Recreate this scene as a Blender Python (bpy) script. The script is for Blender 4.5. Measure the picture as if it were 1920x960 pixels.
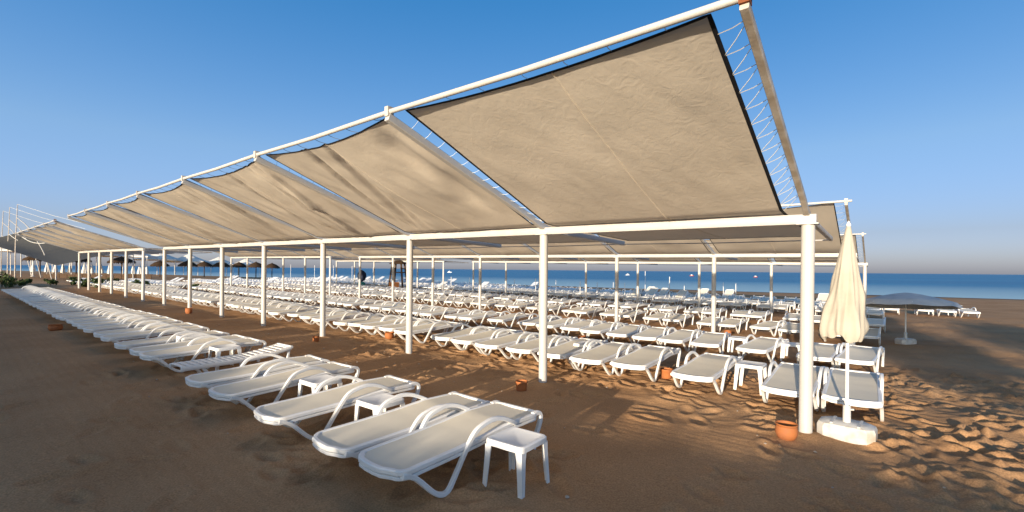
import bpy, math, random
import numpy as np
from mathutils import Vector, Matrix
for o in list(bpy.data.objects): bpy.data.objects.remove(o)
S = bpy.context.scene
C = S.collection
R = math.radians
U = 1.27                      # metres per survey unit
CAM_H = 1.6746 * U

# ------------------------------------------------------------------ camera
cd = bpy.data.cameras.new('camera'); cam = bpy.data.objects.new('camera', cd); C.objects.link(cam)
cd.sensor_width = 36; cd.lens = 36 * 868.86 / 1920
cd.shift_y = 25.78 / 1920
cd.clip_start = .05; cd.clip_end = 40000
cam.matrix_world = Matrix.Translation((0, 0, CAM_H)) @ Matrix.Rotation(R(90), 4, 'X') @ Matrix.Rotation(.0096, 4, 'Z')
S.camera = cam

# ------------------------------------------------------------------ sky, sun, exposure
SUN_EL, SUN_AZ = R(8.0), R(210)      # azimuth clockwise from +Y: low behind the camera's left shoulder
w = bpy.data.worlds.new('World'); S.world = w; w.use_nodes = True
wt = w.node_tree; bg = wt.nodes['Background']
sky = wt.nodes.new('ShaderNodeTexSky'); sky.sky_type = 'NISHITA'; sky.sun_disc = False
sky.sun_elevation = SUN_EL; sky.sun_rotation = SUN_AZ
sky.air_density = 1.0; sky.dust_density = .8; sky.ozone_density = 2.5; sky.altitude = 0
# the haze low over the sea is greyer and bluer than the model's: one tint per height above the horizon, all round
wtc = wt.nodes.new('ShaderNodeTexCoord'); wsx = wt.nodes.new('ShaderNodeSeparateXYZ'); wt.links.new(wtc.outputs['Generated'], wsx.inputs[0])
ramp = wt.nodes.new('ShaderNodeValToRGB'); wt.links.new(wsx.outputs[2], ramp.inputs[0])
TINT = [(0, (.235, .265, .53)), (.07, (.215, .205, .315)), (.22, (.265, .270, .320)), (.5, (.115, .280, .385)), (1, (.115, .280, .385))]
while len(ramp.color_ramp.elements) < len(TINT): ramp.color_ramp.elements.new(.5)
for el, (ps, cl) in zip(ramp.color_ramp.elements, TINT): el.position = ps; el.color = (*cl, 1)
tm = wt.nodes.new('ShaderNodeVectorMath'); tm.operation = 'MULTIPLY'
tm2 = wt.nodes.new('ShaderNodeVectorMath'); tm2.operation = 'SCALE'; tm2.inputs['Scale'].default_value = 2.35
# thin even haze: the sky varies little with compass direction, so most of it is read along one bearing
def wm(op, a, b=None):
    n_ = wt.nodes.new('ShaderNodeMath'); n_.operation = op
    for i_, v_ in enumerate((a, b)):
        if v_ is None: continue
        if isinstance(v_, (int, float)): n_.inputs[i_].default_value = v_
        else: wt.links.new(v_, n_.inputs[i_])
    return n_.outputs[0]
ce = wm('SQRT', wm('MAXIMUM', wm('SUBTRACT', 1.0, wm('MULTIPLY', wsx.outputs[2], wsx.outputs[2])), 0.0))
cx_ = wt.nodes.new('ShaderNodeCombineXYZ')
wt.links.new(wm('MULTIPLY', ce, math.sin(R(10))), cx_.inputs[0]); wt.links.new(wm('MULTIPLY', ce, math.cos(R(10))), cx_.inputs[1]); wt.links.new(wsx.outputs[2], cx_.inputs[2])
sky2 = wt.nodes.new('ShaderNodeTexSky'); sky2.sky_type = 'NISHITA'; sky2.sun_disc = False
for a_ in ('sun_elevation', 'sun_rotation', 'air_density', 'dust_density', 'ozone_density', 'altitude'): setattr(sky2, a_, getattr(sky, a_))
wt.links.new(cx_.outputs[0], sky2.inputs[0])
smx = wt.nodes.new('ShaderNodeMix'); smx.data_type = 'RGBA'; smx.inputs[0].default_value = .8
wt.links.new(sky.outputs[0], smx.inputs[6]); wt.links.new(sky2.outputs[0], smx.inputs[7])
wt.links.new(smx.outputs[2], tm.inputs[0]); wt.links.new(ramp.outputs[0], tm.inputs[1]); wt.links.new(tm.outputs[0], tm2.inputs[0])
# towards the sun the sky keeps the model's own warm glow; the grey-blue belt lies opposite it
sdot = wt.nodes.new('ShaderNodeVectorMath'); sdot.operation = 'DOT_PRODUCT'; sdot.inputs[1].default_value = (math.sin(SUN_AZ), math.cos(SUN_AZ), 0)
wt.links.new(wtc.outputs['Generated'], sdot.inputs[0])
smr = wt.nodes.new('ShaderNodeMapRange'); smr.interpolation_type = 'SMOOTHSTEP'; smr.inputs[1].default_value = -.15; smr.inputs[2].default_value = .75
wt.links.new(sdot.outputs['Value'], smr.inputs[0])
sgl = wt.nodes.new('ShaderNodeMix'); sgl.data_type = 'RGBA'
wt.links.new(smr.outputs[0], sgl.inputs[0]); wt.links.new(tm2.outputs[0], sgl.inputs[6]); wt.links.new(sky.outputs[0], sgl.inputs[7]); wt.links.new(sgl.outputs[2], bg.inputs[0])
bg.inputs[1].default_value = .15
sl = bpy.data.lights.new('sun', 'SUN'); so = bpy.data.objects.new('sun', sl); C.objects.link(so)
sl.energy = 4.7; sl.angle = R(.5); sl.color = (1, .84, .63)
sd = Vector((math.sin(SUN_AZ) * math.cos(SUN_EL), math.cos(SUN_AZ) * math.cos(SUN_EL), math.sin(SUN_EL)))
so.rotation_euler = sd.to_track_quat('Z', 'Y').to_euler(); so.location = (-30, -50, 20)
S.view_settings.view_transform = 'Standard'; S.view_settings.look = 'None'
S.view_settings.gamma = 1; S.view_settings.use_curve_mapping = False
S.view_settings.exposure = .78

# ------------------------------------------------------------------ row frame
ANG = .8925
X0, Y0 = 2.9857, 4.692
TX, TY = -math.sin(ANG), math.cos(ANG)      # along the rows, away to the left
NX, NY = math.cos(ANG), math.sin(ANG)       # across the rows, towards the sea
ROT = math.atan2(-NX, NY)                   # turns local +y into the across direction
def sstep(a, b, x): 
    x = np.clip((x - a) / (b - a), 0, 1); return x * x * (3 - 2 * x)
def tn(X, Y):                               # survey units -> row frame
    a, b = X - X0, Y - Y0
    return a * TX + b * TY, a * NX + b * NY
def xy(t, n): return X0 + TX * t + NX * n, Y0 + TY * t + NY * n
SEA = -.60
def shore(X, Y): return (X - 49) * .485 + (Y - 45.3) * .876 + 2.0
def base_h(t, n):                           # large form of the beach, in survey units
    X, Y = xy(t, n); s = shore(X, Y)
    z = .0077 * np.clip(t, 0, 36) - .2 * sstep(0, 9, n) - .12 * sstep(18, 40, n)
    k = sstep(-16, 0, s)
    z = z * (1 - k) + (SEA) * k
    return z - .06 * np.clip(s, 0, 60)
def G(t, n): return float(base_h(t, n)) * U
def W(t, n, z=0.0):                         # metres; z metres above the local sand
    X, Y = xy(t, n); return Vector((X * U, Y * U, G(t, n) + z))

# ------------------------------------------------------------------ materials
M = {}
def nt(m): return m.node_tree
def mat(name, col, rough=.6, spec=.5, bump=None, var=None, metal=0):
    m = bpy.data.materials.new(name); m.use_nodes = True; t = m.node_tree
    b = t.nodes['Principled BSDF']; b.inputs['Roughness'].default_value = rough
    b.inputs['Specular IOR Level'].default_value = spec; b.inputs['Metallic'].default_value = metal
    b.inputs['Base Color'].default_value = (*col, 1)
    tc = t.nodes.new('ShaderNodeTexCoord')
    if var:
        scale, c2, lo, hi = var
        n = t.nodes.new('ShaderNodeTexNoise'); n.inputs['Scale'].default_value = scale; n.inputs['Detail'].default_value = 6
        t.links.new(tc.outputs['Object'], n.inputs['Vector'])
        mr = t.nodes.new('ShaderNodeMapRange'); mr.inputs[1].default_value = lo; mr.inputs[2].default_value = hi
        t.links.new(n.outputs[0], mr.inputs[0])
        mx = t.nodes.new('ShaderNodeMix'); mx.data_type = 'RGBA'
        mx.inputs[6].default_value = (*col, 1); mx.inputs[7].default_value = (*c2, 1)
        t.links.new(mr.outputs[0], mx.inputs[0]); t.links.new(mx.outputs[2], b.inputs['Base Color'])
    if bump:
        scale, dist = bump
        n = t.nodes.new('ShaderNodeTexNoise'); n.inputs['Scale'].default_value = scale; n.inputs['Detail'].default_value = 5
        t.links.new(tc.outputs['Object'], n.inputs['Vector'])
        bp = t.nodes.new('ShaderNodeBump'); bp.inputs['Distance'].default_value = dist; bp.inputs['Strength'].default_value = 1
        t.links.new(n.outputs[0], bp.inputs['Height']); t.links.new(bp.outputs[0], b.inputs['Normal'])
    M[name] = m; return m
mat('white_paint', (.50, .49, .48), .45, .5, (30, .002), (3, (.52, .48, .43), .52, .8))
mat('old_metal', (.40, .34, .28), .55, .5, (40, .002), (6, (.55, .50, .45), .4, .6))
mat('rust', (.20, .07, .03), .9, .2)
mat('plastic', (.80, .80, .80), .38, .5, (60, .0008), (2.2, (.66, .62, .56), .55, .8))
mat('sling', (.77, .70, .57), .75, .3, None, (1.5, (.68, .62, .51), .4, .75))
mat('hem', (.012, .013, .018), .85, .2)
mat('rope', (.75, .74, .70), .8, .2)
mat('dark_rope', (.10, .11, .13), .8, .2)
mat('terracotta', (.40, .14, .045), .75, .3, (50, .002), (7, (.32, .12, .055), .4, .7))
mat('soil', (.05, .03, .02), 1, .1)
mat('parasol_cloth', (.46, .42, .355), .85, .2, (25, .003), (3, (.38, .34, .285), .45, .75))
mat('grey_cloth', (.55, .55, .55), .85, .2, (25, .003), (3, (.45, .45, .46), .45, .75))
mat('base_plastic', (.56, .55, .53), .5, .4, (25, .003), (5, (.36, .28, .20), .50, .78))
mat('thatch', (.045, .028, .018), 1, .1, (60, .02), (8, (.07, .045, .028), .4, .7))
mat('dark_wood', (.07, .045, .03), .8, .3, (30, .01), (9, (.12, .07, .04), .4, .7))
mat('tent_white', (.78, .74, .68), .8, .2, (2, .02))
mat('orange_board', (.62, .23, .07), .7, .3)
mat('navy', (.015, .022, .05), .8, .3)
mat('teal', (.05, .25, .22), .8, .3)
mat('leaf', (.07, .11, .03), .7, .3, None, (3, (.04, .07, .02), .4, .6))
mat('stem', (.08, .06, .04), .9, .2)
mat('dark_tarp', (.075, .075, .072), .8, .2, (1.5, .03))
mat('pebble', (.42, .36, .30), .8, .3)
mat('buoy_white', (.8, .8, .8), .4, .5)
mat('boat_red', (.45, .06, .03), .5, .5)
mat('black_cushion', (.03, .035, .05), .8, .2)

def cloth_mat():
    m = bpy.data.materials.new('shade_cloth'); m.use_nodes = True; t = m.node_tree
    b = t.nodes['Principled BSDF']; b.inputs['Roughness'].default_value = .9; b.inputs['Specular IOR Level'].default_value = .15
    tc = t.nodes.new('ShaderNodeTexCoord')
    n1 = t.nodes.new('ShaderNodeTexNoise'); n1.inputs['Scale'].default_value = 1.1; n1.inputs['Detail'].default_value = 7
    t.links.new(tc.outputs['Object'], n1.inputs['Vector'])
    mr = t.nodes.new('ShaderNodeMapRange'); mr.inputs[1].default_value = .35; mr.inputs[2].default_value = .7
    t.links.new(n1.outputs[0], mr.inputs[0])
    mx = t.nodes.new('ShaderNodeMix'); mx.data_type = 'RGBA'
    mx.inputs[6].default_value = (.74, .66, .56, 1); mx.inputs[7].default_value = (.67, .595, .50, 1)
    t.links.new(mr.outputs[0], mx.inputs[0]); t.links.new(mx.outputs[2], b.inputs['Base Color'])
    # creases: stretched noise + fine weave
    n2 = t.nodes.new('ShaderNodeTexNoise'); n2.inputs['Scale'].default_value = 7; n2.inputs['Detail'].default_value = 6; n2.inputs['Distortion'].default_value = 1.4
    n3 = t.nodes.new('ShaderNodeTexNoise'); n3.inputs['Scale'].default_value = 45; n3.inputs['Detail'].default_value = 2
    for n in (n2, n3): t.links.new(tc.outputs['Object'], n.inputs['Vector'])
    a = t.nodes.new('ShaderNodeMath'); a.operation = 'MULTIPLY'; a.inputs[1].default_value = .10
    t.links.new(n3.outputs[0], a.inputs[0])
    ad = t.nodes.new('ShaderNodeMath'); t.links.new(n2.outputs[0], ad.inputs[0]); t.links.new(a.outputs[0], ad.inputs[1])
    bp = t.nodes.new('ShaderNodeBump'); bp.inputs['Distance'].default_value = .010; bp.inputs['Strength'].default_value = .42
    t.links.new(ad.outputs[0], bp.inputs['Height']); t.links.new(bp.outputs[0], b.inputs['Normal'])
    tr = t.nodes.new('ShaderNodeBsdfTranslucent'); tr.inputs[0].default_value = (.45, .38, .30, 1)
    ms = t.nodes.new('ShaderNodeMixShader'); ms.inputs[0].default_value = .12
    out = t.nodes['Material Output']
    t.links.new(b.outputs[0], ms.inputs[1]); t.links.new(tr.outputs[0], ms.inputs[2]); t.links.new(ms.outputs[0], out.inputs[0])
    M['shade_cloth'] = m
cloth_mat()

def sand_mat():
    m = bpy.data.materials.new('sand'); m.use_nodes = True; t = m.node_tree
    b = t.nodes['Principled BSDF']; b.inputs['Roughness'].default_value = .95; b.inputs['Specular IOR Level'].default_value = .12
    g = t.nodes.new('ShaderNodeNewGeometry')
    def noise(sc, det, rough=.55):
        n = t.nodes.new('ShaderNodeTexNoise'); n.inputs['Scale'].default_value = sc; n.inputs['Detail'].default_value = det
        n.inputs['Roughness'].default_value = rough
        t.links.new(g.outputs['Position'], n.inputs['Vector']); return n
    n1 = noise(.45, 6); n2 = noise(60, 3); n3 = noise(5, 8, .7)
    mr = t.nodes.new('ShaderNodeMapRange'); mr.inputs[1].default_value = .35; mr.inputs[2].default_value = .68
    t.links.new(n1.outputs[0], mr.inputs[0])
    mx = t.nodes.new('ShaderNodeMix'); mx.data_type = 'RGBA'
    mx.inputs[6].default_value = (.37, .208, .104, 1); mx.inputs[7].default_value = (.47, .282, .150, 1)
    t.links.new(mr.outputs[0], mx.inputs[0])
    # grains / small debris
    mr2 = t.nodes.new('ShaderNodeMapRange'); mr2.inputs[1].default_value = .30; mr2.inputs[2].default_value = .70
    mr2.inputs[3].default_value = .72; mr2.inputs[4].default_value = 1.25
    t.links.new(n2.outputs[0], mr2.inputs[0])
    mu = t.nodes.new('ShaderNodeVectorMath'); mu.operation = 'SCALE'
    t.links.new(mx.outputs[2], mu.inputs[0]); t.links.new(mr2.outputs[0], mu.inputs['Scale'])
    # wet strip by the water
    sx = t.nodes.new('ShaderNodeSeparateXYZ'); t.links.new(g.outputs['Position'], sx.inputs[0])
    mw = t.nodes.new('ShaderNodeMapRange'); mw.inputs[1].default_value = (SEA + .10) * U; mw.inputs[2].default_value = (SEA + .02) * U
    t.links.new(sx.outputs[2], mw.inputs[0])
    mx3 = t.nodes.new('ShaderNodeMix'); mx3.data_type = 'RGBA'; mx3.inputs[7].default_value = (.14, .10, .07, 1)
    t.links.new(mw.outputs[0], mx3.inputs[0]); t.links.new(mu.outputs[0], mx3.inputs[6]); t.links.new(mx3.outputs[2], b.inputs['Base Color'])
    ad = t.nodes.new('ShaderNodeMath'); ad.operation = 'MULTIPLY_ADD'; ad.inputs[1].default_value = .12
    t.links.new(n2.outputs[0], ad.inputs[0]); t.links.new(n3.outputs[0], ad.inputs[2])
    bp = t.nodes.new('ShaderNodeBump'); bp.inputs['Distance'].default_value = .03; bp.inputs['Strength'].default_value = .8
    t.links.new(ad.outputs[0], bp.inputs['Height']); t.links.new(bp.outputs[0], b.inputs['Normal'])
    M['sand'] = m
sand_mat()

def sea_mat():
    m = bpy.data.materials.new('sea_water'); m.use_nodes = True; t = m.node_tree
    b = t.nodes['Principled BSDF']; b.inputs['Roughness'].default_value = .35; b.inputs['IOR'].default_value = 1.33
    b.inputs['Specular IOR Level'].default_value = .14
    g = t.nodes.new('ShaderNodeNewGeometry')
    mp = t.nodes.new('ShaderNodeMapping'); mp.inputs['Rotation'].default_value = (0, 0, R(29)); mp.inputs['Scale'].default_value = (.25, 1, 1)
    t.links.new(g.outputs['Position'], mp.inputs['Vector'])
    n = t.nodes.new('ShaderNodeTexNoise'); n.inputs['Scale'].default_value = .9; n.inputs['Detail'].default_value = 6
    t.links.new(mp.outputs[0], n.inputs['Vector'])
    bp = t.nodes.new('ShaderNodeBump'); bp.inputs['Distance'].default_value = .5; bp.inputs['Strength'].default_value = 1
    t.links.new(n.outputs[0], bp.inputs['Height']); t.links.new(bp.outputs[0], b.inputs['Normal'])
    n2 = t.nodes.new('ShaderNodeTexNoise'); n2.inputs['Scale'].default_value = .02; n2.inputs['Detail'].default_value = 4
    mp2 = t.nodes.new('ShaderNodeMapping'); mp2.inputs['Rotation'].default_value = (0, 0, R(29)); mp2.inputs['Scale'].default_value = (.3, 1.6, 1)
    t.links.new(g.outputs['Position'], mp2.inputs['Vector']); t.links.new(mp2.outputs[0], n2.inputs['Vector'])
    mr = t.nodes.new('ShaderNodeMapRange'); mr.inputs[1].default_value = .4; mr.inputs[2].default_value = .62
    t.links.new(n2.outputs[0], mr.inputs[0])
    mx = t.nodes.new('ShaderNodeMix'); mx.data_type = 'RGBA'
    mx.inputs[6].default_value = (.008, .145, .31, 1); mx.inputs[7].default_value = (.018, .20, .37, 1)
    t.links.new(mr.outputs[0], mx.inputs[0])
    # shallow water over sand is paler: depth follows the distance from the shoreline
    sx = t.nodes.new('ShaderNodeVectorMath'); sx.operation = 'DOT_PRODUCT'; sx.inputs[1].default_value = (.485, .876, 0)
    t.links.new(g.outputs['Position'], sx.inputs[0])
    off = (49 * .485 + 45.3 * .876 - 2) * U
    ms = t.nodes.new('ShaderNodeMapRange'); ms.inputs[1].default_value = off; ms.inputs[2].default_value = off + 80
    ms.inputs[3].default_value = 1; ms.inputs[4].default_value = 0
    t.links.new(sx.outputs['Value'], ms.inputs[0])
    mx2 = t.nodes.new('ShaderNodeMix'); mx2.data_type = 'RGBA'; mx2.inputs[7].default_value = (.40, .58, .62, 1)
    t.links.new(ms.outputs[0], mx2.inputs[0]); t.links.new(mx.outputs[2], mx2.inputs[6]); t.links.new(mx2.outputs[2], b.inputs['Base Color'])
    M['sea_water'] = m
sea_mat()

# ------------------------------------------------------------------ mesh helpers
class MB:
    def __init__(s): s.v = []; s.f = []; s.mi = []; s.cur = 0
    def add(s, vs, fs):
        k = len(s.v); s.v += [tuple(v) for v in vs]
        for f in fs: s.f.append(tuple(i + k for i in f)); s.mi.append(s.cur)
    def box(s, c, d, mtx=None, taper=1.0):
        x, y, z = d[0] / 2, d[1] / 2, d[2] / 2; vs = []
        for sz in (-1, 1):
            k = taper if sz > 0 else 1
            for sx_, sy_ in ((-1, -1), (1, -1), (1, 1), (-1, 1)):
                v = Vector((sx_ * x * k, sy_ * y * k, sz * z))
                vs.append((mtx @ v if mtx else v) + Vector(c))
        s.add(vs, [(3, 2, 1, 0), (4, 5, 6, 7), (0, 1, 5, 4), (1, 2, 6, 5), (2, 3, 7, 6), (3, 0, 4, 7)])
    def sweep(s, path, prof, up=Vector((0, 0, 1)), closed=False, side=None):
        """prof: list of (a, b): a along the side axis, b along the axis normal to path and side"""
        path = [Vector(p) for p in path]; n = len(path); m = len(prof(0) if callable(prof) else prof); vs = []
        for i, p in enumerate(path):
            a = path[(i - 1) % n] if (closed or i > 0) else p
            b = path[(i + 1) % n] if (closed or i < n - 1) else p
            d = (b - a).normalized()
            if side is not None: sd_ = Vector(side); bn = d.cross(sd_).normalized() * -1
            else:
                sd_ = d.cross(up)
                sd_ = sd_.normalized() if sd_.length > 1e-4 else Vector((1, 0, 0))
                bn = sd_.cross(d).normalized()
            pr = prof(i) if callable(prof) else prof
            for (u, v) in pr: vs.append(p + sd_ * u + bn * v)
        fs = []
        for i in range(n if closed else n - 1):
            j = (i + 1) % n
            for k in range(m):
                l = (k + 1) % m
                fs.append((i * m + k, j * m + k, j * m + l, i * m + l))
        if not closed:
            fs.append(tuple(range(m))); fs.append(tuple((n - 1) * m + k for k in reversed(range(m))))
        s.add(vs, fs)
    def tube(s, path, r, seg=8, closed=False):
        rr = r if callable(r) else (lambda i: r)
        s.sweep(path, lambda i: [(rr(i) * math.cos(2 * math.pi * k / seg), rr(i) * math.sin(2 * math.pi * k / seg)) for k in range(seg)], closed=closed)
    def lathe(s, prof, seg=16, c=(0, 0, 0), fn=None):
        vs = []; c = Vector(c)
        for (r, z) in prof:
            for k in range(seg):
                a = 2 * math.pi * k / seg; rr = r * (fn(a, z) if fn else 1)
                vs.append(c + Vector((rr * math.cos(a), rr * math.sin(a), z)))
        fs = []
        for i in range(len(prof) - 1):
            for k in range(seg):
                l = (k + 1) % seg; fs.append((i * seg + k, i * seg + l, (i + 1) * seg + l, (i + 1) * seg + k))
        fs.append(tuple(reversed(range(seg)))); fs.append(tuple((len(prof) - 1) * seg + k for k in range(seg)))
        s.add(vs, fs)
    def mesh(s, name, mats, smooth=True, ang=40):
        me = bpy.data.meshes.new(name); me.from_pydata(s.v, [], s.f)
        for m_ in (mats if isinstance(mats, (list, tuple)) else [mats]): me.materials.append(M[m_])
        if any(s.mi): me.polygons.foreach_set('material_index', s.mi)
        if smooth:
            me.polygons.foreach_set('use_smooth', [True] * len(me.polygons)); me.set_sharp_from_angle(angle=R(ang))
        me.update(); return me
    def build(s, name, mats, parent=None, smooth=True, ang=40):
        return link(name, s.mesh(name, mats, smooth, ang), parent)
def link(name, me, parent=None):
    o = bpy.data.objects.new(name, me); C.objects.link(o)
    if parent: o.parent = parent
    return o
def tag(o, label, cat, group=None):
    o['label'] = label; o['category'] = cat
    if group: o['group'] = group
    return o
def thing(name, loc, rz, label, cat, group=None):
    o = link(name, None); o.location = loc; o.rotation_euler = (0, 0, rz); o.empty_display_size = .2
    return tag(o, label, cat, group)
def dup(root, loc, rz, label, group=None):
    def cp(o, par):
        c = o.copy(); C.objects.link(c); c.parent = par
        for ch in o.children: cp(ch, c)
        return c
    kids = list(root.children)
    r = root.copy(); C.objects.link(r); r.location = loc; r.rotation_euler = (0, 0, rz)
    r['label'] = label
    if group: r['group'] = group
    for ch in kids: cp(ch, r)
    return r
def rprof(w_, h_, k=.35):      # rounded rectangle profile
    a, b = w_ / 2, h_ / 2; ka, kb = a * (1 - k * 1.2), b * (1 - k * 1.2)
    return [(a, -kb), (a, kb), (ka, b), (-ka, b), (-a, kb), (-a, -kb), (-ka, -b), (ka, -b)]
def cat(pts, n=6):             # Catmull-Rom through points
    P = [Vector(p) for p in pts]; out = []
    for i in range(len(P) - 1):
        p0 = P[max(i - 1, 0)]; p1 = P[i]; p2 = P[i + 1]; p3 = P[min(i + 2, len(P) - 1)]
        for k in range(n):
            u = k / n
            out.append(.5 * ((2 * p1) + (p2 - p0) * u + (2 * p0 - 5 * p1 + 4 * p2 - p3) * u * u + (3 * p1 - p0 - 3 * p2 + p3) * u ** 3))
    out.append(P[-1]); return out

# ------------------------------------------------------------------ value noise (numpy)
def hsh(i, j, s):
    h = (i * 374761393 + j * 668265263 + s * 1442695041) & 0xffffffff
    h = ((h ^ (h >> 13)) * 1274126177) & 0xffffffff
    return ((h ^ (h >> 16)) & 0xffff) / 65535.0
def vn(x, y, s=0):
    xi = np.floor(x).astype(np.int64); yi = np.floor(y).astype(np.int64); fx = x - xi; fy = y - yi
    fx = fx * fx * (3 - 2 * fx); fy = fy * fy * (3 - 2 * fy)
    return (hsh(xi, yi, s) * (1 - fx) + hsh(xi + 1, yi, s) * fx) * (1 - fy) + (hsh(xi, yi + 1, s) * (1 - fx) + hsh(xi + 1, yi + 1, s) * fx) * fy

# ------------------------------------------------------------------ beach
def axis(c0, c1, s0, lim):
    core = list(np.arange(c0, c1, s0))
    up = []; x = core[-1]; s_ = s0
    while x < lim: s_ *= 1.02 if x - c1 < 34 else 1.12; x += s_; up.append(x)
    dn = []; x = core[0]; s_ = s0
    while x > -lim: s_ *= 1.02 if c0 - x < 34 else 1.12; x -= s_; dn.append(x)
    return np.array(dn[::-1] + core + up)
# lanes where people walk and loungers stand are trodden; raked lanes are smooth
def trodden(t, n):
    right = sstep(1.2, -.6, t + .25 * (n + 3))
    feetA = np.exp(-((n + 3.35) / .55) ** 2) * .55 + np.exp(-((n + 2.2) / .5) ** 2) * .5
    under = sstep(.1, .9, n) * .6
    post = np.exp(-((n - .1) / .7) ** 2) * .40
    r = np.maximum.reduce([right * .95, feetA * sstep(1.0, 2.0, t), under, post])
    left = sstep(-3.6, -4.6, n) * sstep(1.0, 2.2, t)
    return r * (1 - left) + .10
def beach():
    ts = axis(-3.2, 4.2, .028, 3000); ns = axis(-4.6, 2.2, .028, 3000)
    t, n = np.meshgrid(ts, ns, indexing='ij')
    z = base_h(t, n)
    X, Y = xy(t, n)
    near = sstep(60, 15, np.hypot(X, Y))
    tr = trodden(t, n) * near
    sm = lambda L, s: vn(X / L + 31.7, Y / L + 11.3, s)
    wx = X + .12 * (sm(.35, 91) - .5); wy = Y + .12 * (sm(.35, 92) - .5)
    smw = lambda L, s: vn(wx / L + 5.1, wy / L + 8.3, s)
    ridg = lambda L, s: 1 - np.abs(2 * smw(L, s) - 1)
    z = z + near * (.05 * (sm(3.1, 1) - .5) + .025 * (sm(1.2, 2) - .5))
    z = z + tr * (.055 * (smw(.38, 3) - .5) + .022 * (ridg(.24, 4) - .5) + .022 * (smw(.11, 5) - .5) + .05 * (sm(.8, 7) - .5))
    z = z + near * (1 - np.clip(tr * 1.6, 0, 1)) * (.022 * (vn(n / .42 + 3.3, t / 4.0, 61) - .5) + .010 * (vn(n / .16, t / 2.2, 62) - .5))
    # rake lines in the smooth lane, following the row
    z = z + near * (1 - np.clip(tr * 1.6, 0, 1)) * .0025 * np.sin((n + .05 * sm(1.5, 8)) * 2 * np.pi / .11)
    # footprints
    rng = np.random.default_rng(7)
    for _ in range(2600):
        ft = rng.uniform(-5, 9); fn_ = rng.uniform(-5.2, 6)
        if rng.random() > trodden(np.array(ft), np.array(fn_)) * 1.1: continue
        a = rng.uniform(0, 6.28); L, Wd, dp = .135, .062, rng.uniform(.016, .034)
        i0, i1 = np.searchsorted(ts, [ft - .34, ft + .34]); j0, j1 = np.searchsorted(ns, [fn_ - .34, fn_ + .34])
        if i1 - i0 < 3 or j1 - j0 < 3: continue
        tt, nn = t[i0:i1, j0:j1] - ft, n[i0:i1, j0:j1] - fn_
        u = (tt * math.cos(a) + nn * math.sin(a)) / L; v = (-tt * math.sin(a) + nn * math.cos(a)) / Wd
        r2 = u * u + v * v
        z[i0:i1, j0:j1] += -dp * np.exp(-r2 * 1.3) + dp * .7 * np.exp(-((np.sqrt(r2) - 1.55) / .42) ** 2)
    # sand heaped round the posts
    for d in D:
        for n0 in (0, ROWN[1]):
            if d < 12: z += .035 * np.exp(-(((t - d) ** 2 + (n - n0) ** 2) / .05))
    nt_, nn_ = len(ts), len(ns)
    co = np.stack([X * U, Y * U, z * U], -1).reshape(-1, 3)
    idx = np.arange(nt_ * nn_).reshape(nt_, nn_)
    q = np.stack([idx[:-1, :-1], idx[:-1, 1:], idx[1:, 1:], idx[1:, :-1]], -1).reshape(-1, 4)
    # winding: make faces look up
    a, b, c = co[q[0, 0]], co[q[0, 1]], co[q[0, 2]]
    if np.cross(b - a, c - a)[2] < 0: q = q[:, ::-1]
    me = bpy.data.meshes.new('sand_beach'); me.vertices.add(len(co)); me.vertices.foreach_set('co', co.ravel().astype(np.float32))
    me.loops.add(q.size); me.loops.foreach_set('vertex_index', q.ravel().astype(np.int32))
    me.polygons.add(len(q)); me.polygons.foreach_set('loop_start', np.arange(0, q.size, 4, dtype=np.int32)); me.polygons.foreach_set('loop_total', np.full(len(q), 4, np.int32))
    me.polygons.foreach_set('use_smooth', np.ones(len(q), bool)); me.update(); me.validate()
    me.materials.append(M['sand'])
    o = link('sand_beach', me); o['kind'] = 'structure'
    globals()['SANDZ'] = (ts, ns, z)
D = [0, 3.24, 6.28, 9.36, 12.41, 15.32, 18.23, 21.09, 24.05, 26.9, 29.74, 32.43, 35.3, 38.2, 41.1]
ROWN = [0, 8.55, 17.25]
beach()
def GS(t, n):                # real sand surface (metres), bumps included
    ts, ns, z = SANDZ
    i = min(max(np.searchsorted(ts, t), 1), len(ts) - 1); j = min(max(np.searchsorted(ns, n), 1), len(ns) - 1)
    return float(z[i - 1:i + 1, j - 1:j + 1].mean()) * U
def WS(t, n, z=0.0):
    X, Y = xy(t, n); return Vector((X * U, Y * U, GS(t, n) + z))

mb = MB(); e = 25000
ox, oy = 49 * U, 45.3 * U
def sh(a, b): return (ox + a * .876 + b * .485, oy - a * .485 + b * .876, SEA * U)
mb.add([sh(-e, -9), sh(e, -9), sh(e, e), sh(-e, e)], [(0, 1, 2, 3)])
o = mb.build('sea', 'sea_water', None, False); o['kind'] = 'structure'

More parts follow.
